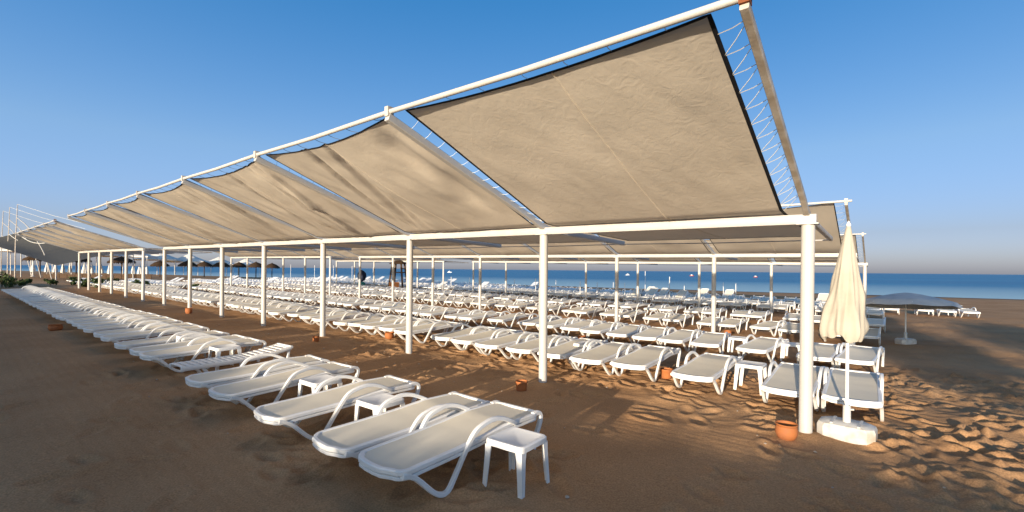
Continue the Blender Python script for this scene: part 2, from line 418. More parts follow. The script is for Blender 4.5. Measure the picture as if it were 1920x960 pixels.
# ------------------------------------------------------------------ shade canopies
SU, ZU, SL_, ZL, HB = 2.711, 3.209, 2.549, 2.166, 2.214
def canopy(row, i0, i1, label, fine):
    n0 = ROWN[row]
    dz = [0, -.10, -.18][row]                       # beam level, survey units, relative to the first row
    def zt(t): return (.0077 * min(max(t, 0), 36) + dz) * U
    def K(t, n, z): 
        X, Y = xy(t, n0 + n); return Vector((X * U, Y * U, z * U + zt(t)))
    ts_ = D[i0:i1 + 1]
    root = thing('shade_canopy', W(ts_[0], n0), 0, label, 'canopy', 'canvas shade canopies on white posts')
    ro = root.location.copy()
    def L(p): return Vector(p) - ro
    rnd = random.Random(100 * row + i0)
    # post: shared mesh per height
    for k, t in enumerate(ts_):
        gz = GS(t, n0) - .15; top = K(t, 0, HB - .055)
        m = MB(); h = top.z - gz; r = .077
        m.lathe([(r, 0), (r, h), (r, h + .001)], 20, (0, 0, 0))
        m.box((0, 0, h + .008), (.24, .20, .016), Matrix.Rotation(ROT, 3, 'Z'))
        p = m.build('post', 'white_paint', root); p.location = L((top.x, top.y, gz)); p.rotation_euler = (rnd.uniform(-.004, .004), rnd.uniform(-.004, .004), 0)
    # beam segments
    for k in range(len(ts_) - 1):
        a, b = K(ts_[k], 0, HB), K(ts_[k + 1], 0, HB)
        if k == 0: a = a + (a - b).normalized() * .10
        if k == len(ts_) - 2: b = b + (b - a).normalized() * .10
        m = MB(); m.sweep([L(a), L(b)], rprof(.09, .125, .12)); m.build('beam', 'white_paint', root)
        a, b = K(ts_[k], -SU, ZU), K(ts_[k + 1], -SU, ZU)
        if k == 0: a = a + (a - b).normalized() * .12
        m = MB(); mid = (a + b) / 2 - Vector((0, 0, .02)); m.tube([L(a), L(mid), L(b)], .031, 10); m.build('ridge_tube', 'white_paint', root)
        a, b = K(ts_[k], SL_ - .03, ZL - .02), K(ts_[k + 1], SL_ - .03, ZL - .02)
        m = MB(); m.tube([L(a), L((a + b) / 2 - Vector((0, 0, .015))), L(b)], .012, 6); m.build('edge_cable', 'white_paint', root)
    # rafters, bent above the beam
    for k, t in enumerate(ts_):
        z1 = HB + .062
        pts = [K(t, -SU - .02, ZU - .055), K(t, -SU * .6, z1 + (ZU - .055 - z1) * .6 - .012), K(t, -.30, z1 + (ZU - .055 - z1) * .105), K(t, -.12, z1 + .02), K(t, .06, z1 - .02), K(t, .28, z1 - .045), K(t, SL_ * .6, ZL + .03), K(t, SL_ + .05, ZL)]
        m = MB(); m.sweep([L(p) for p in pts], rprof(.062 if k == 0 else .088, .075 if k == 0 else .10, .15))
        m.build('rafter', 'old_metal' if (k == 0) else 'white_paint', root)
        c = K(t, -SU, ZU)
        m = MB(); m.box(L(c), (.07, .09, .12), Matrix.Rotation(ROT, 3, 'Z')); m.build('bracket', 'rust' if (k == 0 and row == 0) else 'old_metal', root)
    # cloth panels
    for k in range(len(ts_) - 1):
        t0, t1 = ts_[k], ts_[k + 1]; sp = t1 - t0
        first = (row == 0 and i0 == 0 and k == 0)
        rtop, rbot, ltop, lbot = (.21, .20, .20, .19) if (first or (k == 0)) else (.06, .06, .15, .13)
        un = .06
        big = fine and k < 3
        NA, NB = (84, 84) if big else ((72, 48) if fine else (12, 20))
        s_tot = SU + SL_
        seed = row * 37 + i0 * 3 + k
        folds = []
        rr = random.Random(seed + 5)
        for q in range(0 if first else (5 if k == 1 else 14)):   # long pulls running down the slope from the upper edge
            folds.append((rr.uniform(-.25, .50) if k > 1 else rr.uniform(.1, .8), rr.uniform(.18, .65), rr.uniform(.008, .020), rr.choice((-1, 1, 1)) * rr.uniform(.028, .072), -.12, rr.uniform(.40, .85), .35))
        for q in range(3 if first else 4):
            folds.append((rr.uniform(.1, .9), rr.uniform(-.35, .35), rr.uniform(.025, .06), rr.uniform(.2, 1) * (.012 if first else .035), rr.uniform(0, .25), rr.uniform(.35, .75), 1.5))
        def surf(a, b):
            # a: 0 right .. 1 left, b: 0 ridge .. 1 sea edge
            s = -SU + un + b * (s_tot - un - .10)
            fr = max(0, min(1, -s / SU)) 
            r_ = rbot + (rtop - rbot) * fr; l_ = lbot + (ltop - lbot) * fr
            t = t0 + r_ + a * (sp - r_ - l_)
            top = HB + .085
            if s < -.22: z = top + (ZU + .015 - top) * ((-s - .22) / (SU - .22))
            elif s < .25:
                u = (s + .22) / .47; z = top * (1 - u) + (HB + .065) * u - .03 * u * (1 - u)
            else: z = HB + .065 + (ZL + .035 - HB - .065) * ((s - .25) / (SL_ - .25))
            bell = 4 * a * (1 - a)
            edge = min(1, a / .05, (1 - a) / .05)
            wing = max(0, min(1, (-s - .2) / .5)); 
            sag = bell * (.055 if first else .085) * (math.sin(math.pi * max(0, min(1, -s / SU))) if s < 0 else .5 * math.sin(math.pi * min(1, s / SL_)))
            z -= sag
            # the ridge edge hangs in a shallow curve between its corner ties
            if b < .25: 
                kk = (1 - b / .25) ** 2
                z -= kk * (.03 if first else .06) * bell; s += kk * (.05 if first else .09) * bell
            w_ = 0
            for (fa, sl2, wd, am, b0, b1, sp_) in folds:
                c_ = fa + sl2 * b; x = (a - c_) / (wd * (1 + sp_ * b))
                win = math.exp(-x * x) * math.sin(math.pi * max(0, min(1, (b - b0 + .12) / (b1 - b0 + .12))))
                w_ += am * win
            x_ = a * sp * 3.1; y_ = b * s_tot * 1.7
            w_ += (.012 if first else .020) * (float(vn(np.array(x_), np.array(y_), seed)) - .5)
            w_ += (.008 if first else .012) * (float(vn(np.array(x_ * 3 + y_ * .8), np.array(y_ * 2.1), seed + 9)) - .5)
            # crumpled upper corner beside the rafter
            if row == 0 and i0 == 0 and k == 1:
                w_ += .055 * math.exp(-((a - .16) / .055) ** 2) * math.exp(-((b - .10) / .09) ** 2) - .05 * math.exp(-((a - .05) / .05) ** 2) * math.exp(-((b - .13) / .10) ** 2)
                w_ += .07 * math.exp(-((a - .13 - .15 * (b - .25)) / .05) ** 2) * math.exp(-((b - .27) / .10) ** 2)
            z += w_ * (.25 + .75 * wing) * (.35 + .65 * edge) * (.2 + .8 * min(1, b / .07))
            return K(t, s, z)
        m = MB(); vs = []; fs = []
        for ia in range(NA + 1):
            for ib in range(NB + 1): vs.append(L(surf(ia / NA, ib / NB)))
        for ia in range(NA):
            for ib in range(NB):
                q = ia * (NB + 1) + ib; fs.append((q, q + NB + 1, q + NB + 2, q + 1))
        m.add(vs, fs)
        pn = m.build('cloth_panel', 'shade_cloth', root, True, 180)
        # hem: dark strip round the panel
        m = MB()
        E = [(i / NA, 0) for i in range(NA)] + [(1, i / NB) for i in range(NB)] + [(1 - i / NA, 1) for i in range(NA)] + [(0, 1 - i / NB) for i in range(NB)]
        pth = [L(surf(*e_)) for e_ in E]
        hw = .028 if (first or not big) else .022
        m.sweep(pth, rprof(.036 if first else .024, .012, .3), closed=True)
        m.build('hem', 'hem', pn)
        # middle seam
        m = MB(); m.tube([L(surf(.5 + (.0 if not first else -.09), i / NB)) for i in range(NB + 1)], .011, 4); m.build('seam', 'shade_cloth', pn)
        # lacing
        if row == 0 or k < 2:
            m = MB(); nr = 14 if (row == 0 and i0 == 0 and k < 3) else 8
            rr = random.Random(seed)
            def rope(a, b, r=.0042, sl3=.012):
                a, b = Vector(a), Vector(b); mm = MB() if first else m
                mm.tube([a, (a + b) / 2 - Vector((0, 0, sl3)), b], r, 3)
                if first: mm.build('rope', 'rope', pn)
            for q in range(nr):
                b0 = .03 + .50 * q / nr; b1 = b0 + .25 * .5 / nr
                s_at = lambda b: -SU + un + b * (s_tot - un - .1)
                raf = lambda t, b: K(t, s_at(b), (HB + .085) + (ZU - .03 - HB - .085) * max(0, -s_at(b)) / SU)
                if s_at(b1) > -.2: break
                if k == 0:
                    rope(L(surf(0, b0)), L(raf(t0, max(0, b0 - .02)))); rope(L(raf(t0, max(0, b0 - .02))), L(surf(0, min(1, b0 + .5 / nr))))
                rope(L(surf(1, b0)), L(raf(t1, b0 + .01)), .0026)
            for q in range(7):
                a = (q + .5 + rr.uniform(-.2, .2)) / 7; t = t0 + .2 + a * (sp - .35)
                u = (t - t0) / sp; bar = K(t0, -SU, ZU) * (1 - u) + K(t1, -SU, ZU) * u - Vector((0, 0, .02 * 4 * u * (1 - u)))
                rope(L(surf(a, 0)), L(bar)); 
            if m.v: lc = m.build('lacing', 'rope' if k == 0 else 'dark_rope', pn); lc['kind'] = 'stuff'
    return root
canopy(0, 0, 7, 'nearest long canvas canopy with lit underside over the front row of loungers', True)
canopy(0, 8, 13, 'canvas canopy at far left continuing the line of the nearest canopy', False)
canopy(1, 0, 7, 'second canvas canopy behind the nearest one, its frame corner showing at right', False)
canopy(1, 8, 13, 'dark shaded canvas canopy at far left behind the lit one', False)
canopy(2, 0, 7, 'third and farthest canvas canopy, closest to the sea', False)
canopy(2, 8, 13, 'distant canvas canopy at left, nearest the sea beyond the third one', False)

# ------------------------------------------------------------------ sun loungers
LEN, HWID = 1.94, .32
ZP = [(0, .355), (.25, .365), (.6, .375), (.95, .395), (1.25, .415), (1.42, .43), (1.65, .425), (1.94, .42)]
def zprof(u, raised=False):
    for (a, za), (b, zb) in zip(ZP, ZP[1:]):
        if u <= b:
            k = max(0, (u - a) / (b - a)); k = k * k * (3 - 2 * k) if a > .6 else k
            z = za + (zb - za) * k; break
    else: z = ZP[-1][1]
    if raised and u > 1.05: z = .40 + (u - 1.05) * .55
    return z
def lounger_parts(raised=False):
    """local: x across, y foot -> head, origin at the middle on the sand"""
    P = []
    y0 = -LEN / 2
    # rail: rounded rectangle with bowed foot end
    m = MB(); path = []
    rc = .10
    def arc(cx, cy, a0, a1, k=5): return [(cx + rc * math.cos(a0 + (a1 - a0) * i / k), cy + rc * math.sin(a0 + (a1 - a0) * i / k)) for i in range(k + 1)]
    pts = []
    for i in range(5): 
        x = -HWID + rc + (2 * (HWID - rc)) * i / 4; pts.append((x, -.05 * (1 - (x / HWID) ** 2)))
    pts = pts[:-1] + arc(HWID - rc, rc, -math.pi / 2, 0)
    pts += [(HWID, rc + (LEN - 2 * rc) * i / 14) for i in range(1, 14)]
    pts += arc(HWID - rc, LEN - rc, 0, math.pi / 2) + arc(-HWID + rc, LEN - rc, math.pi / 2, math.pi)
    pts += [(-HWID, LEN - rc - (LEN - 2 * rc) * i / 14) for i in range(1, 14)]
    pts += arc(-HWID + rc, rc, math.pi, 1.5 * math.pi)[:-1]
    path = [Vector((x, y + y0, zprof(y, raised) - .02)) for x, y in pts]
    m.sweep(path, rprof(.052, .050, .3), closed=True)
    P.append(('rail', m, 'plastic'))
    # lower bead that gives the stepped edge
    m = MB(); m.sweep([p + Vector((0, 0, -.048)) for p in path], rprof(.040, .034, .3), closed=True)
    for u in (.35, .95, 1.5): m.box((0, u + y0, zprof(u, raised) - .062), (2 * HWID - .03, .05, .035))
    P.append(('under_frame', m, 'plastic'))
    # sling
    m = MB(); vs = []; fs = []; NU, NV = 22, 6
    for i in range(NU + 1):
        u = .015 + (LEN - .03) * i / NU
        for j in range(NV + 1):
            x = (-1 + 2 * j / NV); hw = HWID - .026
            if u < rc: hw -= rc * .8 * (1 - math.sqrt(max(0, 1 - (1 - u / rc) ** 2)))
            if u > LEN - rc: hw -= rc * .8 * (1 - math.sqrt(max(0, 1 - (1 - (LEN - u) / rc) ** 2)))
            vs.append((x * hw, u + y0 - (.06 * (1 - x * x) * max(0, 1 - u / .25) if u < .25 else 0), zprof(u, raised) - .004 - .012 * (1 - x * x)))
    for i in range(NU):
        for j in range(NV): q = i * (NV + 1) + j; fs.append((q, q + 1, q + NV + 2, q + NV + 1))
    m.add(vs, fs); P.append(('sling', m, 'sling'))
    # side frames: V leg that rises into the arm loop
    for sx_ in (-1, 1):
        m = MB(); x = sx_ * (HWID + .024)
        pl = [(x * .93, .02, .315), (x * .97, .14, .27), (x, .33, .085), (x, .44, .02), (x, .52, .03), (x, .60, .13), (x, .74, .33), (x * 1.02, .86, .475), (x * 1.02, 1.0, .525), (x * 1.02, 1.14, .54), (x * 1.01, 1.28, .51), (x, 1.42, .445), (x * .97, 1.50, .40)]
        m.sweep([p - Vector((0, .97, 0)) for p in cat([(a, b, c) for a, b, c in pl], 3)], rprof(.044, .046, .25), side=(1, 0, 0))
        P.append(('arm_leg', m, 'plastic'))
    for sx_ in (-1, 1):
        m = MB(); x = sx_ * (HWID - .005)
        zz = .43
        pl = [(x, 1.84, zz - .02), (x, 1.93, zz - .015), (x, 1.985, zz - .06), (x, 1.97, zz - .15), (x, 1.90, .15), (x, 1.85, -.01)]
        if raised: pl = [(x, 1.35, .40), (x, 1.40, .36), (x, 1.50, .20), (x, 1.58, 0)]
        m.sweep([p - Vector((0, .97, 0)) for p in cat(pl, 3)], rprof(.05, .05, .25), side=(1, 0, 0))
        P.append(('head_leg', m, 'plastic'))
    return P
PARTS_UP = [(n_, m_.mesh(n_, mt)) for n_, m_, mt in lounger_parts(True)]
PARTS = [(n_, m_.mesh(n_, mt)) for n_, m_, mt in lounger_parts()]
def joined(raised):
    mb = MB()
    for n_, m_, mt in lounger_parts(raised):
        mb.cur = 1 if mt == 'sling' else 0; mb.add(m_.v, m_.f)
    return mb
FLAT = joined(False).mesh('sun_lounger', ['plastic', 'sling']); UP = joined(True).mesh('sun_lounger', ['plastic', 'sling'])

ORD = ['first', 'second', 'third', 'fourth', 'fifth', 'sixth', 'seventh', 'eighth', 'ninth', 'tenth', 'eleventh', 'twelfth', 'thirteenth', 'fourteenth', 'fifteenth', 'sixteenth', 'seventeenth', 'eighteenth', 'nineteenth', 'twentieth']
ORD += ['twenty-' + w_ for w_ in ORD[:9]] + ['thirtieth'] + ['thirty-' + w_ for w_ in ORD[:9]] + ['fortieth']
rnd = random.Random(3)
spots = []      # (t, n centre, row key, ordinal)
tables = []     # (t, n, row key)
HL = LEN / 2 / U
rowA = [2.10, 2.73, 3.83, 5.02, 5.77, 7.80, 8.36, 9.35, 10.40, 11.0, 12.0]
t = 12.0
while t < 31: t += rnd.choice([.62, .64, .66, .95]); rowA.append(t)
for k, t in enumerate(rowA): spots.append((t, -3.6 + HL, 'A', k))
tables += [(1.58, -2.72, 'A', 'white plastic side table beside the nearest lounger'), (3.30, -2.74, 'A', 'white side table between second and third loungers of the front row'),
           (4.45, -2.74, 'A', 'white side table between third and fourth loungers of the front row'), (7.40, -2.70, 'A', 'white side table beside the slatted lounger in the front row'), (8.88, -2.72, 'A', 'white side table far along the front row, beyond the slatted lounger')]
def row(key, n0, start, tmax, jit, gaps, seed):
    r = random.Random(seed); t = start; k = 0; pos = []
    while t < tmax:
        pos.append(t); k += 1
        t += .61 + r.uniform(0, .05) if k % 2 else gaps + r.uniform(-.05, .12)
    for k, t in enumerate(pos): spots.append((t, n0 + HL + r.uniform(-jit, jit), key, k))
    return pos
B = [-.32, .28, 1.35, 2.30, 2.98]; t = 2.98
rb = random.Random(8)
while t < 48: t += (2.2 if 33 < t < 33.7 else 0) + rb.choice([.64, .68, 1.10]); B.append(t)
for k, t in enumerate(B): spots.append((t, .70 + HL + rb.uniform(-.05, .05), 'B', k))
tables.append((.86, 1.75, 'B', 'white side table between second and third loungers of the second row'))
tables.append((3.50, 1.70, 'B', 'white side table past the fifth lounger of the second row'))
Cc = [-.28, .33, 1.30, 2.32, 2.98]; t = 2.98
while t < 50: t += (2.2 if 33 < t < 33.7 else 0) + rb.choice([.64, .68, 1.10]); Cc.append(t)
for k, t in enumerate(Cc): spots.append((t, 4.30 + HL + rb.uniform(-.08, .08), 'C', k))
tables.append((.84, 5.3, 'C', 'white side table between second and third loungers of the third row')); tables.append((1.83, 5.3, 'C', 'white side table between third and fourth loungers of the third row'))
pD = row('D', 9.25, -.25, 52, .10, .98, 21)
pE = row('E', 12.9, -.35, 54, .12, 1.0, 22)
pF = row('F', 17.9, -.3, 56, .12, 1.0, 23)
pG = row('G', 20.7, -.2, 56, .2, .95, 24)
pH = row('H', 23.2, .6, 56, .2, 1.0, 25)
pI = row('I', 25.6, 1.5, 56, .25, 1.05, 26)
ROWNAME = {'A': 'front row', 'B': 'second row', 'C': 'third row', 'D': 'fourth row', 'E': 'fifth row', 'F': 'sixth row', 'G': 'seventh row', 'H': 'eighth row', 'I': 'last row before the sea'}
LIM = {'A': 40, 'B': 36, 'C': 30, 'D': 26, 'E': 22, 'F': 18, 'G': 14, 'H': 14, 'I': 12}
GRP = 'white sun loungers set out in rows on the sand'
def dist(s): X, Y = xy(s[0], s[1]); return math.hypot(X, Y)
def inview(s):
    X, Y = xy(s[0], s[1]); return Y > 1 and abs(X / Y) < 1.16
spots = [s for s in spots if inview(s)]
spots.sort(key=dist)
def lab(key, k):
    if k < LIM.get(key, 0):
        if key == 'A': return 'white lounger with beige sling, %s from the near end of the front row' % ORD[k]
        return 'white lounger, %s from the right end of the %s' % (ORD[k], ROWNAME[key])
    if key == 'A': return 'white lounger in the tightly packed far stretch of the front row'
    return 'white lounger in the crowded left stretch of the %s' % ROWNAME[key] if key in LIM else 'white lounger among the %s' % ('loungers of the ' + ROWNAME[key])
rest = MB(); count = 0; dark = []
for (t, n, key, k) in spots:
    yaw = ROT + rnd.gauss(0, .028 if key in 'AB' else .05)
    far = key in 'GHIJK'
    if count < 296:
        loc = W(t, n); 
        gl = [GS(t + a_, n + b_) for a_ in (-.27, .27) for b_ in (-.41, .69)]
        loc.z = (sum(gl) / 4 + max(gl)) / 2 + .008 if not far else loc.z - .01
        if dist((t, n)) < 19:
            o = thing('sun_lounger', loc, yaw, lab(key, k), 'sun lounger', GRP)
            for n_, me in (PARTS_UP if key in 'EF' and rnd.random() < .03 else PARTS): link(n_, me, o)
        else:
            o = link('sun_lounger', UP if (far and rnd.random() < .15) else FLAT); o.location = loc; o.rotation_euler = (0, 0, yaw)
            tag(o, lab(key, k), 'sun lounger', GRP)
        count += 1
    else:
        # remote ones: light version joined in one mass
        mt = Matrix.Translation(W(t, n)) @ Matrix.Rotation(yaw, 4, 'Z'); up = rnd.random() < .15
        def pt(x, y, z): return mt @ Vector((x, y, z))
        us = [0, .6, 1.05, 1.42, 1.94]; vs = []; fs = []
        for u in us:
            z = zprof(u, up)
            for x, dz_ in ((-.35, -.07), (-.35, 0), (.35, 0), (.35, -.07)): vs.append(pt(x, u - .97, z + dz_))
        for i in range(4):
            for j in range(4): fs.append((i * 4 + j, i * 4 + (j + 1) % 4, i * 4 + 4 + (j + 1) % 4, i * 4 + 4 + j))
        fs += [(0, 1, 2, 3), (19, 18, 17, 16)]
        rest.cur = 0; rest.add(vs, fs)
        R3 = mt.to_3x3()
        for sx_ in (-1, 1):
            for (ya, za, yb, zb) in ((-.85, .33, -.5, .02), (-.5, .02, -.1, .5), (-.1, .5, .3, .56), (.3, .56, .48, .44), (.95, .40, .88, 0)):
                a, b = pt(sx_ * .345, ya, za), pt(sx_ * .345, yb, zb)
                rest.tube([a, b], .03, 3)
if rest.v:
    o = rest.build('remote_loungers', ['plastic'], None, False); o['kind'] = 'stuff'
    tag(o, 'mass of remote white loungers near the sea, too far to tell apart', 'sun loungers')
# loungers standing apart at far right
for k, (t, n, l) in enumerate([(-.85, 22.6, 'white lounger far right, leftmost of the loungers beyond the open parasol'), (-2.0, 22.9, 'shaded blue-white lounger far right, second of the far group from the parasol'), (-2.7, 22.9, 'shaded blue-white lounger far right, third of the far group from the parasol'), (-3.4, 22.9, 'shaded blue-white lounger at the far right end, last of the far group')]):
    o = link('sun_lounger', FLAT); o.location = W(t, n); o.rotation_euler = (0, 0, ROT + .05 * k); tag(o, l, 'sun lounger', 'loungers standing apart beyond the open parasol')

# slatted lounger in the front row
o = thing('slatted_lounger', WS(6.98, -2.72), ROT + .03, 'narrow white slatted lounger without arms in the front row', 'sun lounger')
for sx_ in (-1, 1):
    m = MB(); m.sweep([(sx_ * .27, -.95, .30), (sx_ * .27, .2, .31), (sx_ * .27, .55, .345), (sx_ * .27, .96, .43)], rprof(.045, .07, .3)); m.build('side_rail', 'plastic', o)
    m = MB(); m.sweep(cat([(sx_ * .25, -.62, .28), (sx_ * .25, -.5, .12), (sx_ * .25, -.42, -.02)], 3), rprof(.05, .05, .3), side=(1, 0, 0)); m.build('leg', 'plastic', o)
    m = MB(); m.sweep(cat([(sx_ * .25, .93, .42), (sx_ * .25, .90, .2), (sx_ * .25, .86, -.02)], 3), rprof(.05, .05, .3), side=(1, 0, 0)); m.build('leg', 'plastic', o)
sm_ = MB(); sm_.sweep([(-.25, 0, 0), (.25, 0, 0)], rprof(.075, .022, .3)); sme = sm_.mesh('slat', 'plastic')
for k in range(18):
    y = -.90 + k * .107; s = link('slat', sme, o)
    z = .335 if y < .2 else .335 + (y - .2) * .14
    s.location = (0, y, z)
m = MB(); m.sweep([(-.29, .97, .445), (.29, .97, .445)], rprof(.05, .05, .3)); m.build('head_bar', 'plastic', o)

# ------------------------------------------------------------------ side tables
def side_table():
    P = []
    m = MB(); h = .225; n_ = 8; ring = []
    def rr(hw, z, rad=.05):
        out = []
        for cx, cy, a0 in ((1, 1, 0), (-1, 1, 90), (-1, -1, 180), (1, -1, 270)):
            for i in range(5):
                a = R(a0 + 22.5 * i); out.append((cx * (hw - rad) + rad * math.cos(a), cy * (hw - rad) + rad * math.sin(a), z))
        return out
    rings = [rr(h - .012, .405), rr(h, .408), rr(h, .452), rr(h - .010, .464), rr(h - .03, .466), rr(h - .04, .461)]
    vs = sum(rings, []); fs = []
    for i in range(len(rings) - 1):
        for k in range(20): fs.append((i * 20 + k, i * 20 + (k + 1) % 20, (i + 1) * 20 + (k + 1) % 20, (i + 1) * 20 + k))
    fs.append(tuple(range(100, 120))); fs.append(tuple(reversed(range(20)))); m.add(vs, fs); P.append(('table_top', m))
    for sx_ in (-1, 1):
        for sy_ in (-1, 1):
            m = MB(); vs = []
            for z, off, wd in ((.41, .218, .075), (.33, .219, .062), (-.03, .238, .045)):
                o_ = off
                for x, y in ((o_, o_), (o_ - wd, o_), (o_ - wd, o_ - .014), (o_ - .014, o_ - .014), (o_ - .014, o_ - wd), (o_, o_ - wd)): vs.append((sx_ * x, sy_ * y, z))
            fs = [(i * 6 + k, i * 6 + (k + 1) % 6, (i + 1) * 6 + (k + 1) % 6, (i + 1) * 6 + k) for i in range(2) for k in range(6)] + [(12, 13, 14, 15, 16, 17), (5, 4, 3, 2, 1, 0)]
            if sx_ * sy_ > 0: fs = [tuple(reversed(f)) for f in fs]
            m.add(vs, fs); P.append(('leg', m))
    return [(n_, m_.mesh(n_, 'plastic', True, 30)) for n_, m_ in P]
TP = side_table()
for k, (t, n, key, l) in enumerate(tables):
    o = thing('side_table', WS(t, n), ROT + rnd.gauss(0, .04), l, 'table', 'white plastic side tables')
    for n_, me in TP: link(n_, me, o)

# ------------------------------------------------------------------ pots
def pot(t, n, r, h, bowl, label, sink=.02):
    o = thing('clay_pot', WS(t, n, -sink), rnd.uniform(0, 6), label, 'pot', 'terracotta pots on the sand')
    m = MB()
    if bowl: pr = [(.62, 0), (.80, .12), (.96, .35), (1.0, .55), (.93, .78), (.88, .85), (.97, .92), (1.0, .97), (.97, 1), (.88, .98), (.82, .86), (.86, .62)]
    else: pr = [(.72, 0), (.80, .05), (.92, .45), (.95, .80), (1.0, .84), (1.02, .97), (1.0, 1), (.90, .99), (.87, .85), (.84, .62)]
    m.lathe([(a * r, b * h) for a, b in pr], 24); m.build('bowl', 'terracotta', o)
    m = MB(); m.lathe([(.80 * r, .60 * h), (.83 * r, .64 * h), (.4 * r, .66 * h)], 16); m.build('soil', 'soil', o)
    return o
pot(.13, -.25, .128, .20, True, 'round orange clay bowl at the foot of the nearest post')
pot(3.23, -.52, .105, .185, False, 'orange clay pot left of the second post from the right')
pot(8.99, -.36, .09, .16, False, 'small clay pot left of the fourth post')
pot(17.01, -.38, .13, .24, True, 'brown clay pot at the foot of the seventh post')
pot(14.75, -3.75, .17, .20, True, 'reddish clay bowl at the foot ends of the front row')
pot(2.0, 1.55, .12, .22, False, 'shaded clay pot between third and fourth loungers of the second row')
pot(4.9, 3.95, .12, .22, False, 'clay pot at the foot of the third lounger row')
pot(2.9, 8.75, .13, .22, True, 'clay bowl behind the post of the second canopy')
pot(8.1, .9, .13, .2, True, 'pale rimmed clay pot at the foot of the second row')

# ------------------------------------------------------------------ parasols
def parasol_base(root, mt='base_plastic', sc=1):
    m = MB(); hx, hy = .30 * sc, .19 * sc; ch = .075 * sc
    def rg(k, z): 
        x, y, c = hx * k, hy * k, ch
        return [(x - c, -y, z), (x, -y + c, z), (x, y - c, z), (x - c, y, z), (-x + c, y, z), (-x, y - c, z), (-x, -y + c, z), (-x + c, -y, z)]
    rings = [rg(.93, -.05), rg(1.0, .01), rg(1.0, .12), rg(.95, .16), (rg(.80, .18))]
    vs = sum(rings, []); fs = [(i * 8 + k, i * 8 + (k + 1) % 8, i * 8 + 8 + (k + 1) % 8, i * 8 + 8 + k) for i in range(4) for k in range(8)] + [tuple(range(32, 40)), tuple(reversed(range(8)))]
    m.add(vs, fs)
    for s_ in (-1, 1): m.box((s_ * .14 * sc, 0, .165), (.03, .34 * sc, .04))
    m.build('base', mt, root, True, 25)
    m = MB(); m.lathe([(.045, .15), (.042, .38), (.036, .39)], 14); m.build('socket', mt, root)
    m = MB(); m.tube([(.03, 0, .34), (.075, 0, .345)], .012, 8); m.build('knob', mt, root)
o = thing('closed_parasol', WS(-.33, .17, .02), ROT - R(4), 'tall cream parasol tied shut on a white base beside the nearest post', 'parasol')
parasol_base(o)
m = MB(); m.tube([(0, 0, .14), (0, 0, 1.5), (.0, 0, 2.62)], .02, 10); m.build('pole', 'plastic', o)
m = MB(); seg = 64; pr = []
for i in range(30):
    u = i / 29; pr.append((u, 2.66 - 1.42 * u))
vs = []; fs = []
tilt = Matrix.Rotation(-ROT + R(4), 3, 'Z')
for u, z in pr:
    r0 = .022 + .222 * (u ** .92) - .045 * max(0, (u - .9) / .1) ** 2
    for k in range(seg):
        a = 2 * math.pi * k / seg
        amp = min(1, u * 1.6) * .28
        f_ = 1 + amp * (.45 * math.sin(3 * a + 1.9 + .7 * u) + .55 * (1 - 2 * abs(math.sin(3.5 * a + .8 - 1.3 * u)) ** .7) + .16 * math.sin(13 * a + 4 * u + math.sin(9 * u)) + .10 * math.sin(6 * a + 14 * u))
        zz = z + (.035 * math.sin(3 * a + .7) + .025 * math.sin(7 * a)) * max(0, (u - .75) / .25)
        off = tilt @ Vector((-.06 * u, 0, 0))
        vs.append((r0 * f_ * math.cos(a) + off.x, r0 * f_ * math.sin(a) + off.y, zz))
for i in range(len(pr) - 1):
    for k in range(seg): l = (k + 1) % seg; fs.append((i * seg + k, (i + 1) * seg + k, (i + 1) * seg + l, i * seg + l))
fs.append(tuple(range(seg))); m.add(vs, fs); m.build('folded_canopy', 'parasol_cloth', o, True, 180)
m = MB(); m.lathe([(.022, 2.64), (.028, 2.67), (.01, 2.71), (.004, 2.72)], 10); m.build('finial', 'plastic', o)

def open_parasol(t, n, label, rad, zh, mt, tiltv=(0, 0), name='open_parasol', post='plastic', group=None, at=None, drop=.42):
    o = thing(name, at if at else W(t, n), rnd.uniform(0, .4), label, 'parasol', group)
    parasol_base(o) if post == 'plastic' else None
    m = MB(); m.tube([(0, 0, -.1), (0, 0, zh)], .022 if post == 'plastic' else .07, 8); m.build('pole', post, o)
    m = MB(); seg, rg_ = 48, 9; vs = [(0, 0, zh + .02)]; fs = []
    T_ = Matrix.Rotation(tiltv[0], 3, 'X') @ Matrix.Rotation(tiltv[1], 3, 'Y')
    for i in range(1, rg_ + 1):
        u = i / rg_
        for k in range(seg):
            a = 2 * math.pi * k / seg; sc_ = abs(math.sin(4 * a))
            r_ = rad * u * (1 - .055 * sc_ * u); z = -drop * (u ** 1.35) - .03 * sc_ * u - (.06 if i == rg_ else 0) 
            if i == rg_: r_ = rad * (1 - .055 * sc_) * .985; z -= .05
            v = T_ @ Vector((r_ * math.cos(a), r_ * math.sin(a), z)); vs.append((v.x, v.y, v.z + zh + .02))
    for k in range(seg): fs.append((0, 1 + k, 1 + (k + 1) % seg))
    for i in range(rg_ - 1):
        for k in range(seg): l = (k + 1) % seg; q = 1 + i * seg; fs.append((q + k, q + seg + k, q + seg + l, q + l))
    m.add(vs, fs); m.build('canopy', mt, o, True, 60)
    for k in range(8):
        a = 2 * math.pi * k / 8
        if post != 'plastic' and k % 2: continue
        v1 = T_ @ Vector((rad * .97 * math.cos(a), rad * .97 * math.sin(a), -drop - .02)); vm = T_ @ Vector((rad * .5 * math.cos(a), rad * .5 * math.sin(a), -drop * .40 - .02))
        m = MB(); m.tube([(0, 0, zh - .02), vm + Vector((0, 0, zh)), v1 + Vector((0, 0, zh))], .008 if post == 'plastic' else .03, 4); m.build('rib', post, o)
    return o
open_parasol(-1.05, 10.7, 'open grey-white parasol shading the sand at right', 1.43, 1.72, 'grey_cloth', (R(-5), R(4)), drop=.36)

